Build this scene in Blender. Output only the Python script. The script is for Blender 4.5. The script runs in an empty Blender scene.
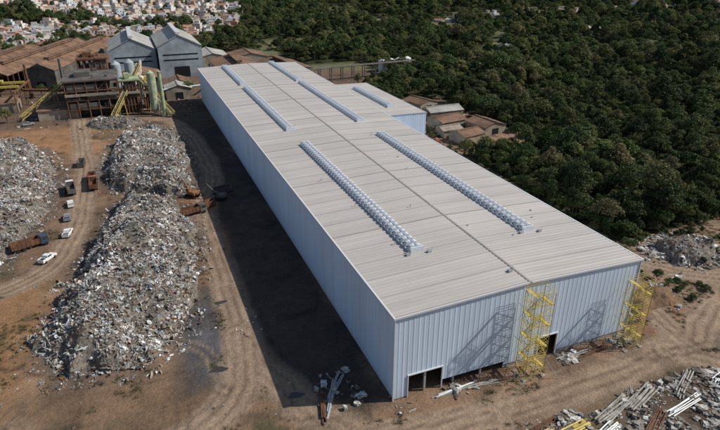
import bpy, math, random
import numpy as np
from mathutils import Vector
random.seed(7); rng=np.random.default_rng(11)
scn=bpy.context.scene; COL=scn.collection

# ------------------------------------------------------------ noise helpers
_lat=rng.random((256,256))
def vnoise(x,y,s,o=0):
    x=np.asarray(x,float)/s+37.3+o*17.7; y=np.asarray(y,float)/s+91.1+o*9.3
    xi=np.floor(x).astype(int); yi=np.floor(y).astype(int); fx=x-xi; fy=y-yi
    fx=fx*fx*(3-2*fx); fy=fy*fy*(3-2*fy)
    g=lambda a,b:_lat[a%256,b%256]
    return (g(xi,yi)*(1-fx)+g(xi+1,yi)*fx)*(1-fy)+(g(xi,yi+1)*(1-fx)+g(xi+1,yi+1)*fx)*fy
def fbm(x,y,s,n=3,o=0):
    t=0;a=.5;tot=0
    for i in range(n): t=t+a*vnoise(x,y,s/2**i,o+i); tot+=a; a*=.5
    return t/tot
def sstep(a,b,x):
    t=np.clip((x-a)/(b-a),0,1); return t*t*(3-2*t)
def poly_sd(x,y,poly):
    """signed distance, positive inside"""
    x=np.asarray(x,float);y=np.asarray(y,float)
    d=np.full(x.shape,1e9);ins=np.zeros(x.shape,bool)
    n=len(poly)
    for i in range(n):
        ax,ay=poly[i];bx,by=poly[(i+1)%n]
        ex,ey=bx-ax,by-ay
        t=np.clip(((x-ax)*ex+(y-ay)*ey)/(ex*ex+ey*ey),0,1)
        d=np.minimum(d,np.hypot(x-ax-t*ex,y-ay-t*ey))
        c=((ay>y)!=(by>y))
        with np.errstate(divide='ignore',invalid='ignore'):
            xx=(bx-ax)*(y-ay)/(by-ay if by!=ay else 1e-9)+ax
        ins^=(c&(x<xx))
    return np.where(ins,d,-d)
def line_d(x,y,pts):
    d=np.full(np.shape(x),1e9)
    for (ax,ay),(bx,by) in zip(pts[:-1],pts[1:]):
        ex,ey=bx-ax,by-ay
        t=np.clip(((x-ax)*ex+(y-ay)*ey)/(ex*ex+ey*ey),0,1)
        d=np.minimum(d,np.hypot(x-ax-t*ex,y-ay-t*ey))
    return d
def smooth_path(pts,n=8):
    out=[];P=[pts[0]]+list(pts)+[pts[-1]]
    for i in range(1,len(P)-2):
        p0,p1,p2,p3=[np.array(q,float) for q in P[i-1:i+3]]
        for k in range(n):
            t=k/n;out.append(tuple(.5*((2*p1)+(-p0+p2)*t+(2*p0-5*p1+4*p2-p3)*t*t+(-p0+3*p1-3*p2+p3)*t**3)))
    out.append(tuple(pts[-1]));return out
def hz(x,y):
    x=np.asarray(x,float);y=np.asarray(y,float)
    r=np.hypot(x,y-50)
    return sstep(420,1500,r)*(25+50*fbm(x,y,420,2,5))+sstep(380,700,r)*9*(fbm(x,y,120,2,8)-.3)

# ------------------------------------------------------------ materials
def mat(name,col,rough=.7,metal=0,var=.0,scale=1.,bump=0,col2=None,rand=0,spec=.3):
    m=bpy.data.materials.new(name);m.use_nodes=True;nt=m.node_tree;N=nt.nodes;L=nt.links
    b=N['Principled BSDF'];b.inputs['Roughness'].default_value=rough;b.inputs['Metallic'].default_value=metal
    b.inputs['Specular IOR Level'].default_value=spec
    b.inputs['Base Color'].default_value=(*col,1)
    if var or col2 or bump:
        g=N.new('ShaderNodeNewGeometry');n=N.new('ShaderNodeTexNoise');n.inputs['Scale'].default_value=scale;n.inputs['Detail'].default_value=6
        n.inputs['Roughness'].default_value=.65
        L.new(g.outputs['Position'],n.inputs['Vector'])
        r=N.new('ShaderNodeValToRGB');r.color_ramp.elements[0].position=.35;r.color_ramp.elements[1].position=.65
        c2=col2 or tuple(c*(1-var) for c in col)
        r.color_ramp.elements[0].color=(*c2,1);r.color_ramp.elements[1].color=(*[min(1,c*(1+var*.4)) for c in col],1)
        L.new(n.outputs['Fac'],r.inputs['Fac']);L.new(r.outputs['Color'],b.inputs['Base Color'])
        if bump:
            bp=N.new('ShaderNodeBump');bp.inputs['Strength'].default_value=bump;bp.inputs['Distance'].default_value=.3
            L.new(n.outputs['Fac'],bp.inputs['Height']);L.new(bp.outputs['Normal'],b.inputs['Normal'])
    return m
def rand_mat(name,stops,rough=.7,metal=0,trans=0,nscale=0,big=0):
    """colour by instance random, modulated by small (nscale) and landscape-size (big) noise"""
    m=bpy.data.materials.new(name);m.use_nodes=True;nt=m.node_tree;N=nt.nodes;L=nt.links
    b=N['Principled BSDF'];b.inputs['Roughness'].default_value=rough;b.inputs['Metallic'].default_value=metal
    b.inputs['Specular IOR Level'].default_value=.25
    oi=N.new('ShaderNodeObjectInfo');r=N.new('ShaderNodeValToRGB');cr=r.color_ramp;cr.interpolation='LINEAR'
    while len(cr.elements)<len(stops): cr.elements.new(.5)
    for e,(p,c) in zip(cr.elements,stops): e.position=p;e.color=(*c,1)
    L.new(oi.outputs['Random'],r.inputs['Fac'])
    out=r.outputs['Color']
    for sc_,lo,hi in ((nscale,.55,1.45),(big,.6,1.5)):
        if not sc_: continue
        g=N.new('ShaderNodeNewGeometry');n=N.new('ShaderNodeTexNoise');n.inputs['Scale'].default_value=sc_;n.inputs['Detail'].default_value=3
        L.new(g.outputs['Position'],n.inputs['Vector'])
        mr=N.new('ShaderNodeMapRange');mr.inputs['From Min'].default_value=.3;mr.inputs['From Max'].default_value=.7;mr.inputs['To Min'].default_value=lo;mr.inputs['To Max'].default_value=hi
        L.new(n.outputs['Fac'],mr.inputs['Value'])
        mx=N.new('ShaderNodeVectorMath');mx.operation='SCALE';L.new(out,mx.inputs[0]);L.new(mr.outputs['Result'],mx.inputs['Scale']);out=mx.outputs[0]
    L.new(out,b.inputs['Base Color'])
    if trans:
        t=N.new('ShaderNodeBsdfTranslucent');L.new(out,t.inputs['Color']);ms=N.new('ShaderNodeMixShader');ms.inputs[0].default_value=trans
        L.new(b.outputs[0],ms.inputs[1]);L.new(t.outputs[0],ms.inputs[2]);L.new(ms.outputs[0],N['Material Output'].inputs['Surface'])
    return m

# ------------------------------------------------------------ mesh builder
class MB:
    def __init__(s): s.v=[];s.f=[];s.m=[]
    def add(s,vs,fs,mi=0):
        o=len(s.v);s.v+=[tuple(v) for v in vs];s.f+=[tuple(i+o for i in f) for f in fs];s.m+=[mi]*len(fs)
    def box(s,x0,x1,y0,y1,z0,z1,mi=0,rz=0,c=None):
        vs=[(x0,y0,z0),(x1,y0,z0),(x1,y1,z0),(x0,y1,z0),(x0,y0,z1),(x1,y0,z1),(x1,y1,z1),(x0,y1,z1)]
        if rz:
            cx,cy=c or ((x0+x1)/2,(y0+y1)/2);a,b=math.cos(rz),math.sin(rz)
            vs=[(cx+(x-cx)*a-(y-cy)*b,cy+(x-cx)*b+(y-cy)*a,z) for x,y,z in vs]
        s.add(vs,[(0,3,2,1),(4,5,6,7),(0,1,5,4),(1,2,6,5),(2,3,7,6),(3,0,4,7)],mi)
    def beam(s,p,q,r=.1,mi=0,n=4,r2=None):
        p=Vector(p);q=Vector(q);d=(q-p)
        if d.length<1e-6:return
        d.normalize();u=d.orthogonal().normalized()
        if abs(d.z)<.99: u=d.cross(Vector((0,0,1))).normalized()
        w=d.cross(u);r2=r if r2 is None else r2
        vs=[]
        for c,rr in ((p,r),(q,r2)):
            for i in range(n):
                t=2*math.pi*(i+.5)/n;vs.append(c+(u*math.cos(t)+w*math.sin(t))*rr)
        fs=[(i,(i+1)%n,n+(i+1)%n,n+i) for i in range(n)]+[tuple(range(n-1,-1,-1)),tuple(range(n,2*n))]
        s.add(vs,fs,mi)
    def obj(s,name,mats,parent=None,loc=(0,0,0),rz=0,smooth=False,link=True):
        me=bpy.data.meshes.new(name);me.from_pydata(s.v,[],s.f)
        for m in mats: me.materials.append(m)
        me.polygons.foreach_set('material_index',s.m)
        if smooth: me.polygons.foreach_set('use_smooth',[True]*len(s.f))
        me.update();o=bpy.data.objects.new(name,me)
        if link: COL.objects.link(o)
        o.location=loc;o.rotation_euler=(0,0,rz)
        if parent: o.parent=parent
        return o
def empty(name,loc=(0,0,0),rz=0):
    e=bpy.data.objects.new(name,None);COL.objects.link(e);e.location=loc;e.rotation_euler=(0,0,rz);return e

def scatter(name,P,R,S,IDX,variants):
    P=np.asarray(P,float);n=len(P)
    me=bpy.data.meshes.new(name);me.vertices.add(n);me.vertices.foreach_set('co',P.ravel())
    for nm,arr in (('rot',R),('scl',S)):
        at=me.attributes.new(nm,'FLOAT_VECTOR','POINT');at.data.foreach_set('vector',np.asarray(arr,float).ravel())
    at=me.attributes.new('idx','INT','POINT');at.data.foreach_set('value',np.asarray(IDX,int).ravel())
    o=bpy.data.objects.new(name,me);COL.objects.link(o)
    vc=bpy.data.collections.new(name+'_parts')
    for v in variants:
        if v.name not in vc.objects: vc.objects.link(v)
    ng=bpy.data.node_groups.new(name+'_gn','GeometryNodeTree')
    ng.interface.new_socket('Geometry',in_out='INPUT',socket_type='NodeSocketGeometry')
    ng.interface.new_socket('Geometry',in_out='OUTPUT',socket_type='NodeSocketGeometry')
    N=ng.nodes;L=ng.links
    gi=N.new('NodeGroupInput');go=N.new('NodeGroupOutput');ip=N.new('GeometryNodeInstanceOnPoints');ci=N.new('GeometryNodeCollectionInfo')
    ci.inputs['Collection'].default_value=vc;ci.inputs['Separate Children'].default_value=True;ci.inputs['Reset Children'].default_value=True
    def na(nm,t):
        a=N.new('GeometryNodeInputNamedAttribute');a.data_type=t;a.inputs['Name'].default_value=nm;return a.outputs['Attribute']
    L.new(gi.outputs[0],ip.inputs['Points']);L.new(ci.outputs[0],ip.inputs['Instance']);ip.inputs['Pick Instance'].default_value=True
    L.new(na('idx','INT'),ip.inputs['Instance Index'])
    er=N.new('FunctionNodeEulerToRotation');L.new(na('rot','FLOAT_VECTOR'),er.inputs[0]);L.new(er.outputs[0],ip.inputs['Rotation'])
    L.new(na('scl','FLOAT_VECTOR'),ip.inputs['Scale']);L.new(ip.outputs[0],go.inputs[0])
    md=o.modifiers.new('scatter','NODES');md.node_group=ng
    return o
def zrot(n,t=0.): return np.stack([rng.uniform(-t,t+1e-9,n),rng.uniform(-t,t+1e-9,n),rng.uniform(0,6.28,n)],1)

# ------------------------------------------------------------ shared materials
M_yellow=mat('yellow_paint',(.60,.47,.12),.5,var=.35,scale=2)
M_steel=mat('galvanised_steel',(.42,.44,.46),.45,.3,var=.2,scale=2)
M_dark=mat('dark_opening',(.012,.012,.014),.9)
M_rust=mat('rusty_steel',(.17,.085,.05),.85,var=.5,scale=.6)
M_rustroof=mat('rusty_roof_sheet',(.25,.15,.095),.85,col2=(.10,.062,.042),scale=.15)
M_greyroof=mat('weathered_roof_sheet',(.40,.39,.36),.7,var=.35,scale=.12)
M_conc=mat('concrete',(.36,.34,.31),.9,var=.4,scale=.8)
M_tyre=mat('tyre_rubber',(.02,.02,.02),.9)
M_glass=mat('window_glass',(.03,.04,.05),.1,spec=.6)
M_white=mat('white_paint',(.75,.75,.74),.4,var=.08,scale=3)
M_bark=mat('bark',(.09,.065,.045),.95,var=.3,scale=3)

# ------------------------------------------------------------ main warehouse
Wd,LEN,HE,HR=54.5,253.,18.0,18.9
def cladding(name,col,axis,dirt=.15,panel=6.3,lcol=.82,stain=(.3,.22,.15)):
    m=bpy.data.materials.new(name);m.use_nodes=True;nt=m.node_tree;N=nt.nodes;L=nt.links
    b=N['Principled BSDF'];b.inputs['Roughness'].default_value=.5;b.inputs['Specular IOR Level'].default_value=.35
    g=N.new('ShaderNodeNewGeometry');sx=N.new('ShaderNodeSeparateXYZ');L.new(g.outputs['Position'],sx.inputs[0])
    def math_(op,a,b_=None,v=None):
        n=N.new('ShaderNodeMath');n.operation=op;L.new(a,n.inputs[0])
        if b_ is not None:L.new(b_,n.inputs[1])
        if v is not None:n.inputs[1].default_value=v
        return n.outputs[0]
    q=math_('FLOOR',math_('DIVIDE',sx.outputs[axis],v=1.05))
    wn=N.new('ShaderNodeTexWhiteNoise');wn.noise_dimensions='1D';L.new(q,wn.inputs['W'])
    q2=math_('DIVIDE',sx.outputs[axis],v=panel);fr=math_('FRACT',q2)
    wn2=N.new('ShaderNodeTexWhiteNoise');wn2.noise_dimensions='1D';L.new(math_('FLOOR',q2),wn2.inputs['W'])
    line=math_('LESS_THAN',fr,v=.06)
    wall='wall' in name
    mp=N.new('ShaderNodeMapping')
    mp.inputs['Scale'].default_value=((.05,1.,.06) if wall else (.05,.9,.08)) if axis==1 else (1.2,.04,.06)
    L.new(g.outputs['Position'],mp.inputs[0])
    ns=N.new('ShaderNodeTexNoise');ns.inputs['Scale'].default_value=1;ns.inputs['Detail'].default_value=5;L.new(mp.outputs[0],ns.inputs['Vector'])
    n2=N.new('ShaderNodeTexNoise');n2.inputs['Scale'].default_value=.05;n2.inputs['Detail'].default_value=8;n2.inputs['Roughness'].default_value=.65;L.new(g.outputs['Position'],n2.inputs['Vector'])
    t=math_('MULTIPLY',wn.outputs['Value'],v=.07)
    t=math_('ADD',t,math_('MULTIPLY',wn2.outputs['Value'],v=.08))
    t=math_('ADD',t,math_('MULTIPLY',ns.outputs['Fac'],v=dirt*1.4))
    t=math_('ADD',t,math_('MULTIPLY',n2.outputs['Fac'],v=dirt*1.4))
    t=math_('ADD',t,math_('MULTIPLY',line,v=1-lcol))
    inv=N.new('ShaderNodeMath');inv.operation='SUBTRACT';inv.inputs[0].default_value=1.08+dirt*1.4;L.new(t,inv.inputs[1])
    sc=N.new('ShaderNodeVectorMath');sc.operation='SCALE';sc.inputs[0].default_value=col;L.new(inv.outputs[0],sc.inputs['Scale'])
    out=sc.outputs[0]
    if wall: # splash-back dust at the foot of the wall
        mr=N.new('ShaderNodeMapRange');mr.inputs['From Min'].default_value=0;mr.inputs['From Max'].default_value=2.6;mr.inputs['To Min'].default_value=.55;mr.inputs['To Max'].default_value=0
        L.new(sx.outputs[2],mr.inputs['Value']);mx=N.new('ShaderNodeMix');mx.data_type='RGBA'
        L.new(math_('MULTIPLY',mr.outputs[0],ns.outputs['Fac']),mx.inputs[0]);L.new(out,mx.inputs[6]);mx.inputs[7].default_value=(*stain,1);out=mx.outputs[2]
    L.new(out,b.inputs['Base Color'])
    return m
M_roof=cladding('roof_sheet',(.445,.42,.39),1,.24,6.32,.74)
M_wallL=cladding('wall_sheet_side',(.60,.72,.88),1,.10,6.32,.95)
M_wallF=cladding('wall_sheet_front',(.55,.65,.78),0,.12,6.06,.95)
M_trim=mat('flashing_trim',(.60,.62,.64),.45)
M_cap=mat('ridge_cap',(.33,.31,.29),.5,var=.2,scale=.4)
M_hood=mat('vent_hood_white',(.66,.70,.76),.4,var=.18,scale=2)
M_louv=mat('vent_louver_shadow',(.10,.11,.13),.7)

def rib_profile(a,b,pitch=1.05,depth=.09):
    n=int(round((b-a)/pitch));p=(b-a)/n;out=[]
    for i in range(n):
        s=a+i*p
        out+=[(s,0),(s+p*.62,0),(s+p*.72,depth),(s+p*.90,depth)]
    out.append((b,0));return out
wh=empty('steel_warehouse')
def wall_x(mb,x0,x1,y,sgn,z0f,z1f,mi=0,depth=.03):
    pr=rib_profile(x0,x1,1.05,depth)
    for (a,o1),(b_,o2) in zip(pr[:-1],pr[1:]):
        mb.add([(a,y+sgn*o1,z0f(a)),(b_,y+sgn*o2,z0f(b_)),(b_,y+sgn*o2,z1f(b_)),(a,y+sgn*o1,z1f(a))],[(0,1,2,3)],mi)
def wall_y(mb,y0,y1,x,sgn,z0,z1,mi=0,depth=.05):
    pr=rib_profile(y0,y1,1.05,depth)
    for (a,o1),(b_,o2) in zip(pr[:-1],pr[1:]):
        mb.add([(x+sgn*o1,a,z0),(x+sgn*o2,b_,z0),(x+sgn*o2,b_,z1),(x+sgn*o1,a,z1)],[(0,1,2,3)],mi)
def top(x): return HE+(HR-HE)*(1-abs(x-Wd/2)/(Wd/2))
mb=MB()
segs=[(0,2.8,.25,None),(2.8,9.8,4.9,None),(9.8,23.5,1.7,None),(23.5,31.4,.9,None),(31.4,35.9,5.2,None),(35.9,Wd,.9,None)]
for x0,x1,zb,_ in segs: wall_x(mb,x0,x1,0,-1,lambda x:zb,top)
wall_x(mb,0,Wd,LEN,1,lambda x:.3,top)
mb.obj('gable_walls',[M_wallF],wh)
mb=MB();wall_y(mb,0,LEN,0,-1,.25,HE);wall_y(mb,0,LEN,Wd,1,.3,HE);mb.obj('side_walls',[M_wallL],wh)
mb=MB()
pr=rib_profile(-.25,LEN+.25,1.05,.05)
for (a,o1),(b_,o2) in zip(pr[:-1],pr[1:]):
    for xa,xb,za,zb in ((-.25,Wd/2,HE+.02,HR+.02),(Wd/2,Wd+.25,HR+.02,HE+.02)):
        mb.add([(xa,a,za+o1),(xb,a,zb+o1),(xb,b_,zb+o2),(xa,b_,za+o2)],[(0,1,2,3)])
mb.obj('roof',[M_roof],wh)
mb=MB();mb.box(Wd/2-.22,Wd/2+.22,-.3,LEN+.3,HR-.02,HR+.12)
for y in np.arange(31.6,LEN-5,31.6): # expansion-joint flashings across the roof
    for xa,xb,za,zb in ((-.1,Wd/2-.3,HE,HR),(Wd/2+.3,Wd+.1,HR,HE)):
        mb.add([(xa,y,za+.08),(xb,y,zb+.08),(xb,y+.3,zb+.08),(xa,y+.3,za+.08),(xa,y+.15,za+.15),(xb,y+.15,zb+.15)],[(0,1,5,4),(4,5,2,3)])
mb.obj('ridge_cap',[M_cap],wh)
mb=MB()
mb.box(-.45,-.1,-.35,LEN+.35,HE-.3,HE+.08);mb.box(Wd+.1,Wd+.45,-.35,LEN+.35,HE-.3,HE+.08)
for yy in (-.35,LEN+.13):
    for xa,xb,za,zb in ((-.1,Wd/2-.25,HE,HR),(Wd/2+.25,Wd+.1,HR,HE)):
        mb.add([(xa,yy,za-.25),(xb,yy,zb-.25),(xb,yy+.22,zb-.25),(xa,yy+.22,za-.25),(xa,yy,za+.11),(xb,yy,zb+.11),(xb,yy+.22,zb+.11),(xa,yy+.22,za+.11)],
           [(0,3,2,1),(4,5,6,7),(0,1,5,4),(1,2,6,5),(2,3,7,6),(3,0,4,7)])
for x in (-.13,Wd+.13): mb.box(x-.12,x+.12,-.2,.05,0,HE-.3)
mb.obj('flashings',[M_trim],wh)
mb=MB()
for x in np.arange(0.4,Wd,6.06): mb.box(x-.2,x+.2,.25,.65,0,HE-.6)
for y in np.arange(6.3,LEN,6.32): mb.box(.25,.6,y-.2,y+.2,0,HE-.4)
mb.obj('columns',[M_steel],wh)
mb=MB()
for x0,x1,zb,_ in segs:
    if zb<1: mb.box(x0+.05,x1-.05,.1,.22,0,zb-.02)
mb.box(.1,.24,.3,LEN-.3,0,.24)
mb.obj('plinth',[M_conc],wh)
mb=MB()
for x0,x1,zt in ((2.8,9.8,4.9),(31.4,35.9,5.2)):
    mb.box(x0-.12,x0+.06,-.2,.1,0,zt);mb.box(x1-.06,x1+.12,-.2,.1,0,zt);mb.box(x0-.12,x1+.12,-.21,.1,zt-.05,zt+.15)
mb.obj('door_frames',[M_trim],wh)
def vent(x,y0,y1,nm,z,par):
    mb=MB();w=1.5
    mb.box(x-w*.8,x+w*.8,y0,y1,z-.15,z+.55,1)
    mb.box(x-w-.12,x-w*.8,y0,y1,z-.1,z+.28,0);mb.box(x+w*.8,x+w+.12,y0,y1,z-.1,z+.28,0)
    mb.box(x-.08,x+.08,y0,y1,z+.5,z+.9,0)
    n=int((y1-y0)/1.75);p=(y1-y0)/n
    for i in range(n):
        a=y0+i*p+.25;b_=a+p-.78
        for s in (-1,1):
            j1=random.uniform(-.05,.05)
            xi=x+s*.16;xo=x+s*(w-.05)
            prof=[(xi,z+.5),(xi,z+1.1+j1),(x+s*.55,z+1.28+j1),(x+s*1.1,z+1.1+j1),(xo,z+.62),(xo,z+.3)]
            k=len(prof);vs=[(px,a,pz) for px,pz in prof]+[(px,b_,pz) for px,pz in prof]
            fs=[(j,(j+1)%k,k+(j+1)%k,k+j) for j in range(k)]+[tuple(range(k)),tuple(range(2*k-1,k-1,-1))]
            mb.add(vs,fs,0)
    for e in (y0-.3,y1): mb.box(x-w,x+w,e,e+.3,z-.1,z+1.1,0)
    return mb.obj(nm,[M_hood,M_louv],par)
zv=HE+(HR-HE)*.5+.1
for x,yy in ((13.6,((19,97),(114.5,189),(197,249))),(40.6,((18.5,98),(116,192),(196,253)))):
    for i,(a,b_) in enumerate(yy): vent(x,a,min(b_,LEN-1),'ridge_ventilator_%d'%i,zv,wh)
mb=MB()
for i in range(22):
    x=random.choice([13.6+random.uniform(-6,6),40.6+random.uniform(-6,6),random.uniform(2,52)]);y=random.uniform(6,240)
    z=top(x)+.1
    if random.random()<.5: mb.beam((x,y,z-.1),(x,y,z+.6),.07,0,8);mb.beam((x,y,z+.6),(x,y,z+.7),.16,0,8)
    else: mb.box(x-.25,x+.25,y-.15,y+.15,z-.05,z+.2,0,random.random())
for x,y in ((15.8,17.6),(11.3,18.2),(42.9,17.2),(38.4,17.7),(26.0,4.5)):
    mb.box(x-.4,x+.4,y-.35,y+.35,top(x),top(x)+.5)
    mb.beam((x+.6,y,top(x)),(x+.6,y,top(x)+1.2),.05)
mb.obj('roof_fittings',[M_steel],wh)
bx0,bx1,by0,by1=Wd+.6,71.,122.,184.
mb=MB();wall_x(mb,bx0,bx1,by0,-1,lambda x:.3,lambda x:HE-.2);wall_x(mb,bx0,bx1,by1,1,lambda x:.3,lambda x:HE-.2);mb.obj('annex_gable_walls',[M_wallF],wh)
mb=MB();wall_y(mb,by0,by1,bx1,1,.3,HE-.2);mb.obj('annex_side_wall',[M_wallL],wh)
mb=MB();pr=rib_profile(by0-.25,by1+.25,1.05,.05)
for (a,o1),(b_,o2) in zip(pr[:-1],pr[1:]): mb.add([(bx0-.05,a,HE-.1+o1),(bx1+.25,a,HE-.3+o1),(bx1+.25,b_,HE-.3+o2),(bx0-.05,b_,HE-.1+o2)],[(0,1,2,3)])
mb.obj('annex_roof',[M_roof],wh);vent(61,134,172,'annex_ridge_ventilator',HE-.1,wh)

# ------------------------------------------------------------ stair towers
def tower(x,y,w,d,h,lv,name='scaffold_stair_tower'):
    e=empty(name,(x,y,0));mb=MB();P=[(0,0),(w,0),(w,d),(0,d)]
    for px,py in P: mb.beam((px,py,0),(px,py,h),.08)
    mb.beam((w/2,0,0),(w/2,0,h),.05);mb.beam((w/2,d,0),(w/2,d,h),.05)
    mb.obj('posts',[M_yellow],e)
    mb=MB();n=lv;s=h/n
    for i in range(n):
        z=i*s
        for (a,b_) in ((0,1),(1,2),(2,3),(3,0)):
            A,B=P[a],P[b_]
            if i%2==0 or a in(0,2): mb.beam((*A,z),(*B,z+s),.045)
            if a in (1,3): mb.beam((*B,z),(*A,z+s),.045)
            for zz in (s*.999,s+.55,s+1.05):
                if z+zz<=h+1.1: mb.beam((*A,z+zz),(*B,z+zz),.035)
    mb.obj('bracing_and_rails',[M_yellow],e)
    mb=MB()
    for i in range(n):
        z=i*s
        lx=(0,.75) if i%2 else (w-.75,w)
        mb.box(lx[0],lx[1],.1,d-.1,z+s-.05,z+s+.0)
        x0,x1=(w-.75,.75) if i%2 else (.75,w-.75)
        y0,y1=(.15,.95) if i%2 else (d-.95,d-.15)
        for k in range(9):
            t=k/8;xx=x0+(x1-x0)*t;zz=z+s*t
            mb.box(xx-.09,xx+.09,y0,y1,zz-.03,zz)
        for yy in (y0,y1):
            mb.beam((x0,yy,z),(x1,yy,z+s),.055);mb.beam((x0,yy,z+1),(x1,yy,z+s+1),.03)
    mb.obj('stairs_and_landings',[M_yellow],e)
    mb=MB()
    for px,py in P: mb.box(px-.4,px+.4,py-.4,py+.4,0,.2)
    for px,s_ in ((0,-1),(w,1)):
        mb.beam((px,0,4),(px+s_*2.2,-2.,0),.05,1)
    for z in (h*.4,h*.8):
        for px in (0,w): mb.beam((px,d,z),(px,-y-.12,z),.05,1)
    mb.obj('bases_and_braces',[M_conc,M_steel],e)
tower(25.2,-4.6,4.3,3.0,18.6,8)
tower(49.8,-4.9,4.0,2.8,15.2,6)

# ------------------------------------------------------------ ground
PA=[(-118,78),(-90,76),(-77,80),(-71,95),(-67,112),(-66,140),(-68,165),(-76,188),(-92,200),(-130,192),(-138,120)]
PB=[(-48,130),(-38,122),(-30,116),(-24,117),(-21,130),(-19,165),(-21,196),(-34,202),(-45,182),(-49,155)]
PC=[(-43,114),(-33,111),(-25,99),(-26,74),(-29,52),(-34,36),(-41,27),(-56,29),(-62,42),(-58,60),(-51,80),(-48,98)]
tracks=[smooth_path(t) for t in [[(-62,235),(-60,200),(-56,150),(-56,120),(-57,98),(-63,76),(-78,66),(-120,58)],[(-52,235),(-20,215),(-12,140),(-20,100),(-21,60),(-20,20),(-8,-6),(14,-9.5),(42,-10),(62,-7),(76,-4),(100,8)],
        [(64,-8),(70,14),(77,28),(79,60),(77,120),(82,150),(84,215)],[(14,-10),(-30,-4),(-70,10)],[(58,-8),(66,-18),(64,-40)],[(78,26),(92,10),(112,4),(135,2)],[(66,-8),(84,0),(94,-12),(90,-40)],[(-22,30),(-30,8),(-70,-4)]]]
def axis(lo,hi,step,far):
    a=list(np.arange(lo,hi+.1,step));s=step;x=hi
    while x<far: s*=1.13;x+=s;a.append(x)
    s=step;x=lo
    while x>-far: s*=1.13;x-=s;a.insert(0,x)
    return np.array(a)
ax=axis(-120,125,.7,4200);ay=axis(-44,240,.8,4200)
X,Y=np.meshgrid(ax,ay,indexing='ij')
x=X.ravel();y=Y.ravel();z=hz(x,y)
c=np.tile(np.array([.215,.14,.092]),(len(x),1))
wx=x+8*(fbm(x,y,14,3,1)-.5);wy=y+8*(fbm(x,y,14,3,2)-.5)
def blend(mask,col,k=1.):
    global c
    m=np.clip(mask*k,0,1)[:,None];c=c*(1-m)+np.array(col)*m
def pb(poly,soft): return sstep(-soft,soft,poly_sd(wx,wy,poly))
big=fbm(x,y,26,4,3);med=fbm(x,y,9,4,14)
blend(sstep(.45,.66,big),(.30,.20,.13),.8)
blend(sstep(.5,.34,big),(.115,.082,.06),.7)
blend(sstep(.55,.72,med),(.10,.075,.056),.65)
blend(pb([(-130,170),(-52,175),(-50,232),(-130,240)],6),(.34,.19,.10),.85)
blend(pb([(-95,18),(-64,24),(-60,44),(-64,72),(-95,70)],5),(.30,.17,.085),.8)
blend(pb([(-32,52),(-19,46),(-17,108),(-27,112)],4),(.24,.125,.066),.85)
blend(pb([(-60,0),(-16,6),(-18,26),(-60,26)],4),(.17,.11,.07),.6)
blend(pb([(-36,16),(-13,10),(-15,40),(-22,55),(-33,48)],2.5),(.085,.082,.088),.94)
blend(pb([(-30,20),(-22,18),(-21,34),(-30,34)],2),(.13,.13,.145),.6)
blend(pb([(-18,-2),(0,2),(0,255),(-18,250)],2),(.062,.052,.046),.85)  # warehouse's cast shadow painted into the ground colour beside the left wall
blend(pb([(-130,225),(-10,215),(0,262),(60,262),(160,262),(150,400),(-200,520),(-300,300)],8),(.125,.088,.066),.8)
blend(pb([(58,-4),(80,2),(78,18),(58,14)],2),(.20,.10,.055),.85)
blend(pb([(56,-44),(140,-60),(140,32),(84,32),(72,0)],5),(.31,.22,.155),.7)
blend(pb([(-14,-14),(56,-14),(60,-44),(-20,-48)],3),(.135,.105,.08),.75)
blend(pb([(-44,-14),(-8,-6),(-10,4),(-44,8)],2.5)*sstep(.38,.6,fbm(x,y,5,3,9)),(.065,.068,.032),.8)
blend(sstep(.62,.74,fbm(x,y,11,3,19)),(.11,.10,.055),.45)
blend(sstep(.66,.8,fbm(x,y,3.5,3,29)),(.055,.042,.034),.7)
for k_,tr in enumerate(tracks):
    d=line_d(x+1.6*(fbm(x,y,7,2,4)-.5),y+1.2*(fbm(x,y,5,2,6)-.5),tr)
    blend(sstep(4.8,2.9,d),(.36,.265,.19),.92 if k_!=1 else .8)
    blend(np.exp(-((d-1.1)/.42)**2),(.17,.12,.085),.85)
    blend(np.exp(-((d-3.1)/.45)**2),(.13,.095,.07),.55)
# wheel ruts of manoeuvring trucks
rr=random.Random(5)
for k_ in range(26):
    x0,y0=rr.uniform(-60,60),rr.uniform(-30,-6) if k_%2 else rr.uniform(-14,26)
    if k_%2==0: x0=rr.uniform(-75,-16)
    a=rr.uniform(-.6,.6)+(1.2 if k_%3==0 else 0);L_=rr.uniform(12,30);cv=rr.uniform(-.5,.5)
    p=smooth_path([(x0,y0),(x0+L_*.5*math.cos(a),y0+L_*.5*math.sin(a)),(x0+L_*math.cos(a+cv),y0+L_*math.sin(a+cv))],5)
    near=(np.abs(x-x0)<40)&(np.abs(y-y0)<40);d=np.full(x.shape,99.);d[near]=line_d(x[near],y[near],p)
    blend(np.exp(-((d-1.0)/.35)**2),(.10,.075,.055) if k_%3 else (.33,.25,.18),.6)
for pl in (PA,PB,PC): blend(sstep(-5,0,poly_sd(wx,wy,pl)),(.14,.115,.095),.7)
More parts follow.
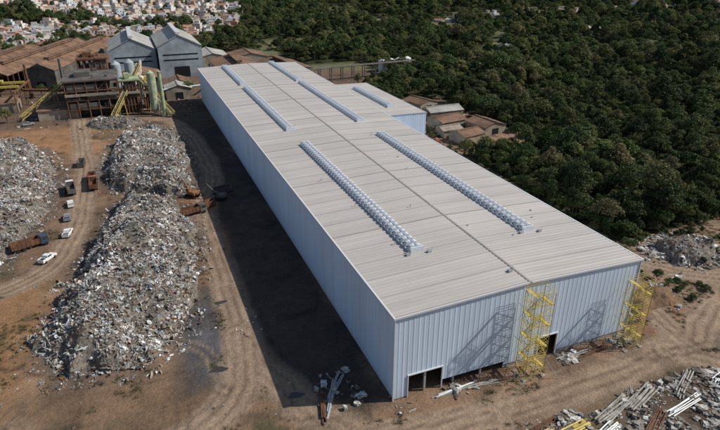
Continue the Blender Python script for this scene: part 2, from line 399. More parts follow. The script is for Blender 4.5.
def forest_mask(x,y):
    n=10*(fbm(x,y,25,2,12)-.5)
    a=(x+n>85)&(y+n*.6>33)&~((x+n<127)&(y>116)&(y<214))&~((y>214)&(y<262)&(x+n<97))
    a&=~((y>=262)&(y<345)&(x+n<128))
    a&=~((y>=345)&(y+n<405)&(x<75))
    b=(y+n>425)&(x<75)
    town=(x+n*2<.25*y-62)&(y>500+4*n)&(fbm(x,y,70,3,21)<.57+sstep(520,640,y)*.07)
    a=(a|b)&~town
    a&=~(np.hypot(x-262,y-335)<17)&~(np.hypot(x-398,y-386)<16)&~(line_d(x,y,[(196,262),(210,310),(236,372),(262,352),(330,440)])<5.5)
    a&=~(line_d(x,y,[(300,545),(480,500),(700,470)])<12)&~(line_d(x,y,[(330,440),(480,430),(700,380)])<7)
    a&=~((fbm(x,y,60,2,71)>.70)&(y>300))
    a&=~((np.abs(x+18)<42)&(np.abs(y-365)<45))
    a&=~((x>-140)&(x<-55)&(y<480)&(y>280))
    return a
fm=forest_mask(x,y).astype(float)
blend(((np.hypot(x,y)>330)&(x>60)).astype(float),(.14,.145,.07),.9)
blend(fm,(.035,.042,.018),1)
blend((((y>495)&(x<.25*y-62))&(fm<.5)).astype(float),(.20,.165,.135),.9)
nx,ny=len(ax),len(ay)
idx=np.arange(nx*ny).reshape(nx,ny)
F=np.stack([idx[:-1,:-1],idx[1:,:-1],idx[1:,1:],idx[:-1,1:]],-1).reshape(-1,4)
me=bpy.data.meshes.new('ground');me.from_pydata(np.stack([x,y,z],1).tolist(),[],F.tolist())
ca=me.color_attributes.new('soil_and_shadow','FLOAT_COLOR','POINT');ca.data.foreach_set('color',np.concatenate([c,np.ones((len(x),1))],1).ravel())
me.polygons.foreach_set('use_smooth',[True]*len(me.polygons));me.update()
go=bpy.data.objects.new('ground',me);COL.objects.link(go)
m=bpy.data.materials.new('soil_and_shadow');m.use_nodes=True;nt=m.node_tree;N=nt.nodes;L=nt.links;b=N['Principled BSDF'];b.inputs['Roughness'].default_value=.95;b.inputs['Specular IOR Level'].default_value=.15
at=N.new('ShaderNodeVertexColor');at.layer_name='soil_and_shadow';g=N.new('ShaderNodeNewGeometry')
def noise_(s,d,r=.6):
    n=N.new('ShaderNodeTexNoise');n.inputs['Scale'].default_value=s;n.inputs['Detail'].default_value=d;n.inputs['Roughness'].default_value=r;L.new(g.outputs['Position'],n.inputs['Vector']);return n.outputs['Fac']
def mr_(i,a,b_,c0,d0):
    n=N.new('ShaderNodeMapRange');n.inputs['From Min'].default_value=a;n.inputs['From Max'].default_value=b_;n.inputs['To Min'].default_value=c0;n.inputs['To Max'].default_value=d0;L.new(i,n.inputs['Value']);return n.outputs['Result']
n1=noise_(.22,9,.75);n2=noise_(1.6,6,.75);n3=noise_(.07,5,.6)
def mulm(a,b_):
    mu=N.new('ShaderNodeMath');mu.operation='MULTIPLY';L.new(a,mu.inputs[0]);L.new(b_,mu.inputs[1]);return mu.outputs[0]
mu=mulm(mulm(mr_(n1,.32,.68,.68,1.28),mr_(n2,.3,.7,.72,1.25)),mr_(n3,.3,.7,.88,1.15))
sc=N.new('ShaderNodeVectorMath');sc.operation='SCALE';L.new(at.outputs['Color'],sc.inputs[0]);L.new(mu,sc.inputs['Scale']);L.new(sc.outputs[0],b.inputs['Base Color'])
ad=N.new('ShaderNodeMath');ad.operation='ADD';L.new(n1,ad.inputs[0]);L.new(n2,ad.inputs[1])
bp=N.new('ShaderNodeBump');bp.inputs['Strength'].default_value=.6;bp.inputs['Distance'].default_value=.8;L.new(ad.outputs[0],bp.inputs['Height']);L.new(bp.outputs[0],b.inputs['Normal'])
me.materials.append(m)
M_pud=mat('puddle_water',(.05,.045,.04),.06,spec=.6)
for px_,py_,r_ in ((-28,20.5,1.1),(-24,44,1.0),(-59,66,1.1),(-16,8,1.0)):
    mb=MB();k=18;mb.add([(px_+r_*1.5*(1+.3*math.sin(3*t+px_))*math.cos(t),py_+r_*.8*(1+.25*math.cos(2*t+py_))*math.sin(t),.02) for t in [2*math.pi*i/k for i in range(k)]],[tuple(range(k))]);mb.obj('puddle',[M_pud])

# ------------------------------------------------------------ scrap heaps
M_heap=mat('scrap_dirt_mix',(.24,.215,.185),.95,col2=(.08,.066,.054),scale=1.2,bump=.9)
M_earth=mat('loose_earth',(.22,.13,.075),.95,col2=(.10,.065,.04),scale=.8,bump=.8)
M_scrap=rand_mat('scrap_metal',[(0,(.05,.045,.04)),(.1,(.15,.105,.07)),(.24,(.24,.21,.175)),(.4,(.36,.34,.31)),(.58,(.46,.455,.44)),(.74,(.58,.585,.58)),(.84,(.33,.38,.43)),(.88,(.28,.12,.07)),(.92,(.20,.13,.085)),(1,(.74,.74,.72))],.55,.1,nscale=1.7,big=.12)
def scrap_variants():
    out=[]
    for k in range(10):
        mb=MB();r=random.Random(k)
        if k<4:
            g_=[[Vector((i-1.5+r.uniform(-.3,.3),j-1.5+r.uniform(-.3,.3),r.uniform(-.5,.5)))*.33 for j in range(4)] for i in range(4)]
            vs=[v for row in g_ for v in row];fs=[(i*4+j,(i+1)*4+j,(i+1)*4+j+1,i*4+j+1) for i in range(3) for j in range(3)]
            mb.add(vs,fs)
        elif k<7:
            mb.box(-.5,.5,-.3,.3,-.15,.15);mb.v=[tuple(c_*r.uniform(.5,1.3)+r.uniform(-.12,.12) for c_ in v) for v in mb.v]
            mb.box(-.2,.6,-.06,.2,.05,.3)
        elif k<9:
            for q in range(5):
                a=Vector((r.uniform(-1,1),r.uniform(-1,1),r.uniform(-.3,.3)));b2=Vector((r.uniform(-1,1),r.uniform(-1,1),r.uniform(-.3,.6)));mb.beam(a,b2,.055)
        else:
            mb.beam((-1.1,0,0),(1.1,0,.15),.12,0,6);mb.box(-.2,.3,-.4,.5,-.1,.1)
        out.append(mb.obj('scrap_piece_%d'%k,[M_scrap],link=False))
    return out
SV=scrap_variants()
def heap(poly,Hm,name,seed,dens,slope=5.,body=None):
    xs=[p[0] for p in poly];ys=[p[1] for p in poly];st=.7
    gx=np.arange(min(xs)-3,max(xs)+3,st);gy=np.arange(min(ys)-3,max(ys)+3,st)
    def hh(x,y):
        sd=poly_sd(x+6*(fbm(x,y,8,3,seed)-.5),y+6*(fbm(x,y,8,3,seed+3)-.5),poly)
        d=np.clip(sd,0,None)
        h=Hm*(1-np.exp(-d/slope))*(.15+1.35*fbm(x,y,15,3,seed+1))+np.clip(d,0,1.5)*1.2*(vnoise(x,y,3.6,seed+5)-.35)+np.clip(d,0,1)*.7*vnoise(x,y,1.4,seed+7)
        return np.where(sd>0,np.maximum(h,.02),-.4)
    GX,GY=np.meshgrid(gx,gy,indexing='ij');Z=hh(GX,GY)
    n1_,n2_=GX.shape;idx=np.arange(n1_*n2_).reshape(n1_,n2_)
    F=np.stack([idx[:-1,:-1],idx[1:,:-1],idx[1:,1:],idx[:-1,1:]],-1).reshape(-1,4)
    keep=(Z.ravel()[F].max(1)>0);F=F[keep]
    e=empty(name)
    me=bpy.data.meshes.new('heap_body');me.from_pydata(np.stack([GX.ravel(),GY.ravel(),Z.ravel()],1).tolist(),[],F.tolist());me.materials.append(body or M_heap)
    me.update();o=bpy.data.objects.new('heap_body',me);COL.objects.link(o);o.parent=e
    if not dens: return
    area=(max(xs)-min(xs))*(max(ys)-min(ys));n=int(area*dens)
    px=rng.uniform(min(xs)-4,max(xs)+4,n);py=rng.uniform(min(ys)-4,max(ys)+4,n)
    sd=poly_sd(px,py,poly);clump=fbm(px,py,7,3,seed+11)
    ok=((sd>-.5)|((sd>-4.5)&(rng.random(n)<.12)))&(rng.random(n)<sstep(.28,.5,clump)*.85+.15)
    px=px[ok];py=py[ok];pz=np.maximum(hh(px,py),0)+.1;n=len(px)
    R=rng.uniform(-3.14,3.14,(n,3));R[:,0]*=.4;R[:,1]*=.4
    s=.18+.95*rng.random(n)**2.6;S=s[:,None]*rng.uniform(.6,1.4,(n,3))
    o=scatter('scrap_pieces',np.stack([px,py,pz],1),R,S,rng.integers(0,10,n),SV);o.parent=e
heap(PC,8.2,'scrap_metal_heap',31,14)
heap(PB,6.,'scrap_metal_heap',41,10)
heap(PA,7.5,'scrap_metal_heap',51,7,6)
heap([(-56,212),(-40,208),(-32,216),(-44,226),(-58,224)],3.,'scrap_metal_heap',61,5,3)
n=2600;px=rng.uniform(-78,-16,n);py=rng.uniform(-5,225,n);ok=(fbm(px,py,12,2,77)>.5)&(line_d(px,py,tracks[0])>3);px=px[ok];py=py[ok];n=len(px)
scatter('scattered_scrap',np.stack([px,py,np.full(n,.06)],1),zrot(n),(.12+.5*rng.random(n)**2)[:,None]*np.ones((n,3)),rng.integers(0,10,n),SV)

# ------------------------------------------------------------ trees
M_leafs=[rand_mat('foliage_a',[(0,(.034,.058,.018)),(.35,(.058,.09,.026)),(.65,(.085,.12,.034)),(.88,(.13,.15,.045)),(1,(.17,.16,.065))],.75,0,.25,.9,.018),
         rand_mat('foliage_b',[(0,(.042,.066,.024)),(.45,(.075,.105,.034)),(.8,(.12,.135,.05)),(1,(.16,.14,.07))],.75,0,.25,.9,.018)]
def tree_mesh(k,h=10.,rad=4.2,leaves=1500,link=False,name='broadleaf_tree'):
    r=np.random.default_rng(100+k);mb=MB()
    mb.beam((0,0,-.5),(.15,.1,h*.45),.26,1,7,.16)
    lobes=[];nl=9
    for i in range(nl):
        a=i*2.4+r.uniform(-.4,.4);rr=rad*.66*math.sqrt((i+.3)/nl)
        cz=h*(.80-.3*(i/nl)**1.2)+r.uniform(-.08,.08)*h
        lobes.append((rr*math.cos(a),rr*math.sin(a),cz,rad*r.uniform(.28,.52),rad*r.uniform(.24,.4)))
    for lx,ly,lz,lr,lh in lobes:
        mb.beam((.1,.05,h*r.uniform(.28,.45)),(lx*.9,ly*.9,lz),.12,1,5,.04)
    V=[];Fc=[];per=leaves//nl
    o=len(mb.v)
    for lx,ly,lz,lr,lh in lobes:
        d=r.normal(size=(per,3));d/=np.linalg.norm(d,axis=1)[:,None];d[:,2]=np.where(d[:,2]<-.35,-d[:,2],d[:,2])
        q=r.uniform(.65,1.2,per)[:,None]
        P=np.array([lx,ly,lz])+d*np.array([lr,lr,lh])*q
        nrm=d+r.normal(size=(per,3))*.5;nrm/=np.linalg.norm(nrm,axis=1)[:,None]
        t=np.cross(nrm,r.normal(size=(per,3)));t/=np.linalg.norm(t,axis=1)[:,None];u=np.cross(nrm,t)
        s=r.uniform(.17,.42,per)[:,None]
        for cc in range(per):
            p_=P[cc];a_=t[cc]*s[cc];b_=u[cc]*s[cc]*.75;n_=nrm[cc]*s[cc]*.25
            V+=[tuple(p_-a_-n_),tuple(p_-b_),tuple(p_+a_-n_*.6),tuple(p_+b_)]
            Fc.append((o,o+1,o+2,o+3));o+=4
    mb.v+=V;mb.f+=Fc;mb.m+=[0]*len(Fc)
    return mb.obj(name,[M_leafs[k%2],M_bark],link=link)
TV=[tree_mesh(k,h=[10,11.5,9,13.5,8,10.5,7][k],rad=[4.2,4.6,4.4,3.4,3.3,5.2,3.6][k],name='tree_kind_%d'%k) for k in range(7)]
camx,camy,yaw=-34.9,-70.3,math.radians(22)
def inview(px,py,half=42):
    a=np.arctan2(px-camx,py-camy);return np.abs(a-yaw)<math.radians(half)
def jgrid(x0,x1,y0,y1,s):
    gx,gy=np.meshgrid(np.arange(x0,x1,s),np.arange(y0,y1,s));px=gx.ravel()+rng.uniform(-.48,.48,gx.size)*s;py=gy.ravel()+rng.uniform(-.48,.48,gx.size)*s;return px,py
pts=[]
for s,r0,r1,k in ((4.7,0,400,.9),(6.2,400,750,1.05),(9,750,1500,1.4),(16,1500,2600,2.5)):
    px,py=jgrid(-1500,2700,20,2700,s);r=np.hypot(px-camx,py-camy);ok=(r>=r0)&(r<r1)&inview(px,py)&forest_mask(px,py);ok&=rng.random(len(px))<.9
    px=px[ok];py=py[ok];big_=rng.random(len(px))<.07
    pts.append(np.stack([px,py,hz(px,py)-.3,k*np.where(big_,rng.uniform(1.25,1.6,len(px)),rng.uniform(.45,1.1,len(px)))*(.72+.6*fbm(px,py,45,2,33))],1))
px,py=jgrid(80,140,28,216,3.2);ok=forest_mask(px,py)&(rng.random(len(px))<.8);px=px[ok];py=py[ok];pts.append(np.stack([px,py,np.full(len(px),-1.2),rng.uniform(.3,.55,len(px))],1))
T=np.concatenate(pts);n=len(T)
scatter('forest',T[:,:3],zrot(n,.08),
  T[:,3:4]*np.stack([rng.uniform(.8,1.2,n),rng.uniform(.8,1.2,n),rng.uniform(.75,1.25,n)],1),rng.integers(0,7,n),TV)
px,py=jgrid(55,135,-40,260,3.4);ok=(~forest_mask(px,py))&(fbm(px,py,14,2,55)>.57)&((px>78)|(py<-18))
for tr in tracks: ok&=line_d(px,py,tr)>4
px=px[ok];py=py[ok];n=len(px)
scatter('shrubs',np.stack([px,py,np.full(n,-.9)],1),zrot(n),rng.uniform(.12,.38,n)[:,None]*np.ones((n,3)),rng.integers(0,7,n),TV)
for tx,ty,s in ((-100,246,1.0),(-108,252,1.2),(-94,240,.8),(-118,244,1.),(-66,262,.7),(84,112,.8),(88,106,1),(-5,268,.8),(-76,290,.9),(-84,296,.8),(18,292,.7),(100,208,.9)):
    o=bpy.data.objects.new('broadleaf_tree',TV[int(tx)%6].data);COL.objects.link(o);o.location=(tx,ty,0);o.scale=(s,s,s);o.rotation_euler=(0,0,tx)
M_grass=rand_mat('grass_blades',[(0,(.07,.075,.03)),(.5,(.11,.105,.045)),(1,(.18,.15,.08))],.8,0,.1)
GV=[]
for k in range(3):
    mb=MB();r=random.Random(k)
    for i in range(40):
        a=r.uniform(0,6.28);d=r.uniform(0,.6);bx,by_=d*math.cos(a),d*math.sin(a);t=r.uniform(0,6.28);hgt=r.uniform(.15,.4)
        ox,oy=.04*math.cos(t),.04*math.sin(t);lx,ly=r.uniform(-.25,.25),r.uniform(-.25,.25)
        mb.add([(bx-ox,by_-oy,0),(bx+ox,by_+oy,0),(bx+lx,by_+ly,hgt)],[(0,1,2)])
    GV.append(mb.obj('grass_tuft_%d'%k,[M_grass],link=False))
px,py=jgrid(-80,125,-45,120,.8);ok=(fbm(px,py,10,3,66)*.6+fbm(px,py,2.5,2,67)*.4>.59-.05*(px>56)-.12*((px<-8)&(px>-46)&(py<5)))&~((px>-18)&(px<56)&(py>-3))&(poly_sd(px,py,PC)<0)&(rng.random(len(px))<.6)
for tr in tracks: ok&=line_d(px,py,tr)>2.6
px=px[ok];py=py[ok];n=len(px)
scatter('grass_patches',np.stack([px,py,np.zeros(n)],1),zrot(n),rng.uniform(.4,1.2,n)[:,None]*np.ones((n,3)),rng.integers(0,3,n),GV)

# ------------------------------------------------------------ distant town
M_hw=rand_mat('town_wall',[(0,(.6,.58,.55)),(.3,(.7,.68,.63)),(.5,(.52,.42,.32)),(.62,(.38,.22,.15)),(.8,(.65,.65,.65)),(1,(.5,.56,.6))],.9)
M_hr=rand_mat('town_roof',[(0,(.34,.17,.11)),(.35,(.40,.23,.16)),(.5,(.42,.4,.38)),(.75,(.55,.54,.52)),(1,(.22,.21,.2))],.9)
HV=[]
for k in range(6):
    mb=MB();r=random.Random(k+5);w=r.uniform(6.5,9.5);d=r.uniform(7,11);h=[3.2,6.2,6.2,9,3.4,6][k]
    mb.box(-w/2,w/2,-d/2,d/2,-6,h,0)
    if k%2==0:
        mb.add([(-w/2-.4,-d/2-.4,h),(w/2+.4,-d/2-.4,h),(w/2+.4,d/2+.4,h),(-w/2-.4,d/2+.4,h),(0,-d/2-.4,h+2),(0,d/2+.4,h+2)],[(0,1,4),(3,5,2),(1,2,5,4),(0,4,5,3)],1)
    else:
        mb.box(-w/2+.3,w/2-.3,-d/2+.3,d/2-.3,h,h+.12,1);mb.box(-w/4,w/5,-d/4,d/3,h+.12,h+2.6,0);mb.box(-w/4-.3,w/5+.3,-d/4-.3,d/3+.3,h+2.6,h+2.8,1)
    for fl in range(int(h//3)):
        for i in range(3):
            xx=-w/2+w*(i+.5)/3;mb.box(xx-.55,xx+.55,-d/2-.03,-d/2+.02,fl*3+1,fl*3+2.2,2)
            yy=-d/2+d*(i+.5)/3;mb.box(w/2-.02,w/2+.03,yy-.55,yy+.55,fl*3+1,fl*3+2.2,2);mb.box(-w/2-.03,-w/2+.02,yy-.55,yy+.55,fl*3+1,fl*3+2.2,2)
    HV.append(mb.obj('town_house_%d'%k,[M_hw,M_hr,M_glass],link=False))
px,py=jgrid(-900,500,498,2300,11.);ok=(px<.25*py-64)&inview(px,py)&~forest_mask(px,py)&(rng.random(len(px))<.9)
px=px[ok];py=py[ok]
ex=rng.uniform(300,700,60);ey=np.interp(ex,[300,480,700],[545,500,470])+rng.choice([-7,7],60)
px=np.concatenate([px,ex]);py=np.concatenate([py,ey]);n=len(px)
scatter('distant_town',np.stack([px,py,hz(px,py)],1),np.stack([np.zeros(n),np.zeros(n),np.round(fbm(px,py,120,2,44)*6)*.4+rng.integers(0,4,n)*1.5708+rng.normal(0,.06,n)],1),
   rng.uniform(.7,1.15,(n,3)),rng.integers(0,6,n),HV)
px,py=jgrid(-700,400,500,1500,15.);ok=(px<.25*py-60)&inview(px,py)&~forest_mask(px,py)&(rng.random(len(px))<.4);px=px[ok];py=py[ok];n=len(px)
scatter('town_trees',np.stack([px,py,hz(px,py)],1),zrot(n),rng.uniform(.5,1.,n)[:,None]*np.ones((n,3)),rng.integers(0,7,n),TV)

# ------------------------------------------------------------ sheds and mill
def shed(name,x0,x1,y0,y1,eave,ridge,mw,mr,axis='y',open_=False,rz=0,win=False):
    cx,cy=(x0+x1)/2,(y0+y1)/2;e=empty(name,(cx,cy,float(hz(cx,cy))),rz)
    w,d=(x1-x0)/2,(y1-y0)/2
    if axis=='x': e.rotation_euler=(0,0,rz+math.pi/2);w,d=d,w
    mb=MB()
    if open_:
        for yy in np.linspace(-d+.3,d-.3,max(2,int(2*d/6))):
            for xx in (-w+.3,w-.3): mb.box(xx-.25,xx+.25,yy-.25,yy+.25,-.5,eave)
            mb.beam((-w,yy,eave),(w,yy,eave),.2)
        mb.box(-w+1,w-1,d-.6,d-.4,0,eave*.95)
    else:
        mb.add([(-w,-d,-2),(w,-d,-2),(w,-d,eave),(0,-d,ridge),(-w,-d,eave)],[(0,1,2,3,4)]);mb.add([(-w,d,-2),(w,d,-2),(w,d,eave),(0,d,ridge),(-w,d,eave)],[(4,3,2,1,0)])
        mb.add([(-w,-d,-2),(-w,d,-2),(-w,d,eave),(-w,-d,eave)],[(3,2,1,0)]);mb.add([(w,-d,-2),(w,d,-2),(w,d,eave),(w,-d,eave)],[(0,1,2,3)])
    mb.obj('walls',[mw],e)
    mb=MB();o=.5;sl=(ridge-eave)/w*o
    mb.add([(-w-o,-d-o,eave-sl+.1),(0,-d-o,ridge+.1),(0,d+o,ridge+.1),(-w-o,d+o,eave-sl+.1)],[(0,1,2,3)])
    mb.add([(w+o,-d-o,eave-sl+.1),(w+o,d+o,eave-sl+.1),(0,d+o,ridge+.1),(0,-d-o,ridge+.1)],[(0,1,2,3)])
    mb.box(-.4,.4,-d-o,d+o,ridge+.05,ridge+.35)
    mb.obj('roof',[mr],e)
    mb=MB()
    if win:
        mb.box(-w*.35,w*.35,-d-.12,-d+.05,0,eave*.35)
        for zz in (.55,.72): mb.box(-w*.8,w*.8,-d-.1,-d+.05,eave*zz,eave*zz+.8)
        mb.box(w-.05,w+.1,-d*.9,d*.9,eave*.7,eave*.7+1.);mb.box(-w-.1,-w+.05,-d*.9,d*.9,eave*.7,eave*.7+1.)
    else: mb.box(-w*.3,w*.3,-d-.1,-d+.05,0,min(4,eave*.7))
    mb.obj('openings',[M_dark],e)
    if d>18 and not win:
        mb=MB();mb.box(-1.6,1.6,-d*.8,d*.8,ridge+.3,ridge+1.6);mb.box(-2.1,2.1,-d*.8,d*.8,ridge+1.61,ridge+1.8);mb.obj('roof_monitor',[mr],e)
    return e
M_bluegrey=mat('blue_grey_cladding',(.36,.41,.45),.6,var=.35,scale=.12)
M_beige=mat('beige_cladding',(.34,.29,.23),.8,var=.4,scale=.2)
M_darkclad=mat('dark_cladding',(.13,.12,.11),.8,var=.5,scale=.2)
M_greenpaint=mat('pale_green_paint',(.36,.42,.26),.6,var=.4,scale=.4)
M_trans=mat('roof_skylight',(.55,.57,.58),.5)
s1=shed('steel_mill_hall',-46,-17,338,402,18,25,M_bluegrey,M_greyroof,win=True)
s2=shed('steel_mill_hall',-16,12,330,398,20,27,M_bluegrey,M_greyroof,win=True)
for e_,w,d,ea,ri in ((s1,14.5,32,18,25),(s2,14,34,20,27)):
    mb=MB()
    for yy in np.arange(-d+5,d-3,9):
        for s in (-1,1):
            mb.add([(s*w*.15,yy,ri-(ri-ea)*.15+.2),(s*w*.9,yy,ri-(ri-ea)*.9+.2),(s*w*.9,yy+1.6,ri-(ri-ea)*.9+.2),(s*w*.15,yy+1.6,ri-(ri-ea)*.15+.2)],[(0,1,2,3) if s>0 else (3,2,1,0)])
    mb.box(-1.4,1.4,-d+2,d-2,ri+.4,ri+1.8);mb.obj('skylights_and_monitor',[M_trans],e_)
shed('mill_shed',-130,-104,300,430,10,14,M_rust,M_rustroof,open_=True,rz=-.25)
shed('mill_shed',-98,-80,305,440,12,16,M_rust,M_rustroof,open_=True,rz=-.3)
shed('mill_shed',-76,-58,320,450,11,15,M_darkclad,M_rustroof,rz=-.3)
shed('mill_shed',-70,-50,270,300,9,12,M_darkclad,M_rustroof)
shed('mill_shed',-40,-18,286,318,8,11,M_darkclad,M_rustroof)
shed('mill_shed',-150,-134,330,420,9,12,M_beige,M_greyroof,rz=-.25)
shed('brown_roof_shed',18,46,300,345,8,11,M_beige,M_rustroof)
shed('brown_roof_shed',48,76,290,330,7,9.5,M_beige,M_rustroof,rz=.1)
shed('brown_roof_shed',10,34,352,386,8,11,M_beige,M_greyroof)
shed('brown_roof_shed',36,62,350,378,7,10,M_beige,M_rustroof)
def gantry(name,x0,x1,y0,y1,h,m,rz=0):
    cx,cy=(x0+x1)/2,(y0+y1)/2;e=empty(name,(cx,cy,0),rz);w,d=(x1-x0)/2,(y1-y0)/2;mb=MB()
    for yy in np.linspace(-d,d,int(2*d/9)+1):
        for xx in (-w,w): mb.beam((xx,yy,0),(xx,yy,h),.3)
        mb.beam((-w,yy,h),(w,yy,h),.2)
    for xx in (-w,w): mb.box(xx-.3,xx+.3,-d,d,h+.05,h+1.)
    mb.obj('columns',[M_rust],e);mb=MB()
    for yy in (-d*.4,d*.3): mb.box(-w-.3,w+.3,yy-.5,yy-.1,h+1.1,h+2.2);mb.box(-w-.3,w+.3,yy+.5,yy+.9,h+1.1,h+2.2);mb.box(-2,1,yy-1.1,yy+1.4,h+2.22,h+3.2)
    mb.obj('crane_girders',[m],e)
gantry('crane_gantry',-112,-90,262,296,10,M_yellow,-.1)
gantry('crane_gantry',-126,-106,296,330,10,M_yellow,-.3)
def frame_block(name,x0,x1,y0,y1,h,lv,m1,m2):
    e=empty(name,(x0,y0,0));w,d=x1-x0,y1-y0;mb=MB();nx_=5;ny_=4
    for i in range(nx_+1):
        for j in range(ny_+1): mb.beam((w*i/nx_,d*j/ny_,0),(w*i/nx_,d*j/ny_,h),.28)
    for l in range(1,lv+1):
        z=h*l/lv
        for j in (0,d): mb.beam((0,j,z),(w,j,z),.28);mb.beam((0,j,z+1.1),(w,j,z+1.1),.07)
        for i in (0,w): mb.beam((i,0,z),(i,d,z),.28)
    for i in range(nx_): mb.beam((w*i/nx_,0,h*(i%lv)/lv),(w*(i+1)/nx_,0,h*((i%lv)+1)/lv),.16)
    mb.obj('frame',[M_rust],e);mb=MB();r=random.Random(int(h*7+x0))
    for l in range(1,lv):
        z=h*l/lv;mb.box(.4,w-.4,.4,d-.4,z,z+.35)
        if l%2: mb.box(1,w*.6,.1,.3,z+.4,z+h/lv*.7)
        else: mb.box(w*.4,w-1,.1,.3,z+.4,z+h/lv*.8)
        for q in range(4):
            a=r.uniform(1,w-3);mb.beam((a,1.2,z+.4),(a,1.2,z+r.uniform(1.5,3.6)),r.uniform(.4,1),0,10)
    mb.box(w*.15,w*.85,d*.3,d*.9,.1,h*.85);mb.obj('floors_and_cladding',[m2],e)
    mb=MB();mb.box(-.8,w+.8,-.8,d+.8,h+.3,h+.9);mb.box(w*.2,w*.5,d*.3,d*.7,h+.9,h+3.4)
    for q in range(5): a,b_=r.uniform(1,w-2),r.uniform(1,d-2);mb.box(a,a+r.uniform(.8,2),b_,b_+r.uniform(.8,2),h+.9,h+r.uniform(1.5,2.6))
    mb.obj('roof_deck',[m1],e)
    mb=MB();mb.box(-.3,w+.3,-.9,-.5,h*.62,h*.62+1.2);mb.obj('fascia_band',[M_beige],e)
frame_block('melt_shop',-66,-42,236,262,18,4,M_darkclad,M_darkclad)
frame_block('melt_shop',-60,-46,264,280,24,5,M_rust,M_darkclad)
def silo(name,x,y,r,h,m):
    e=empty(name,(x,y,0));mb=MB()
    mb.beam((0,0,3),(0,0,h),r,0,20);mb.beam((0,0,h),(0,0,h+r*.7),r,0,20,r*.15);mb.beam((0,0,3),(0,0,.8),r,0,20,r*.3)
    mb.obj('shell',[m],e);mb=MB()
    for i in range(4):
        a=math.pi/4+i*math.pi/2;mb.beam((r*math.cos(a),r*math.sin(a),0),(r*math.cos(a),r*math.sin(a),4),.2)
    for z in np.arange(4,h,4): mb.beam((0,0,z),(0,0,z+.25),r+.08,0,20)
    mb.beam((0,-r-.4,0),(0,-r-.4,h),.15);mb.obj('legs_and_hoops',[M_steel],e)
silo('storage_silo',-26,232,1.9,21,M_greenpaint);silo('storage_silo',-25,240,1.6,18,M_greenpaint)
silo('storage_silo',-42,272,2.6,20,M_bluegrey);silo('storage_silo',-35,276,2.6,20,M_bluegrey);silo('storage_silo',-30,262,1.6,14,M_white)
def chimney(x,y,r,h,m):
    mb=MB();mb.beam((0,0,0),(0,0,h),r,0,14,r*.8);mb.beam((0,0,h),(0,0,h+.5),r*.95,0,14,r*.95);mb.beam((0,0,0),(0,0,2),r*1.5,0,14,r*1.2);mb.obj('chimney_stack',[m],None,(x,y,0))
chimney(-22,226,1.1,22,M_greenpaint);chimney(-72,300,.8,20,M_darkclad);chimney(-90,300,.7,18,M_rust)
def conveyor(p,q,w=2.):
    e=empty('inclined_conveyor');p=Vector(p);q=Vector(q);mb=MB();d=(q-p).normalized();s=d.cross(Vector((0,0,1))).normalized()*w/2;up=Vector((0,0,1.6))
    for a in (s,-s):
        mb.beam(p+a,q+a,.14);mb.beam(p+a+up,q+a+up,.14)
        n=int((q-p).length/3)
        for i in range(n): mb.beam(p+a+(q-p)*i/n+(up if i%2 else Vector()),p+a+(q-p)*(i+1)/n+(Vector() if i%2 else up),.09)
    for t in (.3,.6,.95):
        c_=p+(q-p)*t
        for a in (s,-s): mb.beam(c_+a,(c_.x+a.x*2,c_.y+a.y*2,0),.14)
    mb.obj('truss',[M_yellow],e);mb=MB();mb.add([p+s+up*.4,p-s+up*.4,q-s+up*.4,q+s+up*.4],[(0,1,2,3)]);mb.obj('belt',[M_darkclad],e)
conveyor((-46,222,2),(-30,262,20));conveyor((-18,222,1),(-32,250,16));conveyor((-88,240,1),(-62,262,17))
frame_block('process_tower',-40,-32,240,250,16,4,M_greenpaint,M_darkclad)
frame_block('process_tower',-30,-24,246,254,13,3,M_yellow,M_darkclad)
def duct(pts,r,m,name='process_duct'):
    mb=MB()
    for a,b_ in zip(pts[:-1],pts[1:]): mb.beam(a,b_,r,0,10)
    for a in pts[1:-1]: mb.beam(a,(a[0],a[1],0),.15)
    mb.obj(name,[m])
duct([(-44,262,12),(-36,262,14),(-30,272,14),(-28,330,12)],1,M_greyroof);duct([(-66,270,8),(-90,280,8),(-100,300,8)],.8,M_rust);duct([(-20,262,6),(4,268,6),(18,300,6)],.6,M_steel)
shed('workshop_shed',-80,-62,238,252,5,7,M_beige,M_rustroof,axis='x')
shed('workshop_shed',-112,-92,262,276,5,7,M_beige,M_rustroof,axis='x')
shed('workshop_shed',-18,-4,262,276,6,8,M_beige,M_greyroof)
shed('workshop_shed',-14,-2,282,300,5,7,M_beige,M_rustroof)
for (x0,x1,y0,y1,h,r_,mr,ax_) in ((94,108,150,162,4,5.5,M_rustroof,'x'),(98,116,166,176,4.5,6,M_greyroof,'x'),(108,120,136,150,4,5.6,M_rustroof,'y'),(86,96,166,178,4,5,M_beige,'y'),(92,104,128,138,3.6,5,M_rustroof,'x'),(100,112,186,200,4,5.5,M_rustroof,'y'),(88,97,190,204,4,5.4,M_beige,'y'),(90,100,140,147,3.2,4.2,M_beige,'x')):
    shed('roadside_shed',x0,x1,y0,y1,h,r_,M_beige,mr,axis=ax_,rz=random.uniform(0,.3))
shed('white_house',253,270,326,342,6,9,M_white,M_greyroof,axis='x',rz=.5,win=True)
shed('white_house',390,410,380,392,6,8.5,M_white,M_greyroof,axis='x',rz=.2,win=True)
e=empty('pipe_rack');mb=MB()
for xx in np.arange(30,150,8): mb.beam((xx,272+.1*(xx-30),0),(xx,272+.1*(xx-30),8),.3);mb.beam((xx,276+.1*(xx-30),0),(xx,276+.1*(xx-30),8),.3);mb.beam((xx,272+.1*(xx-30),8),(xx,276+.1*(xx-30),8),.25)
for k in range(4): mb.beam((30,272.4+k*1.1,8.5),(150,284.4+k*1.1,8.5),.32,0,8)
mb.obj('rack',[M_darkclad],e)
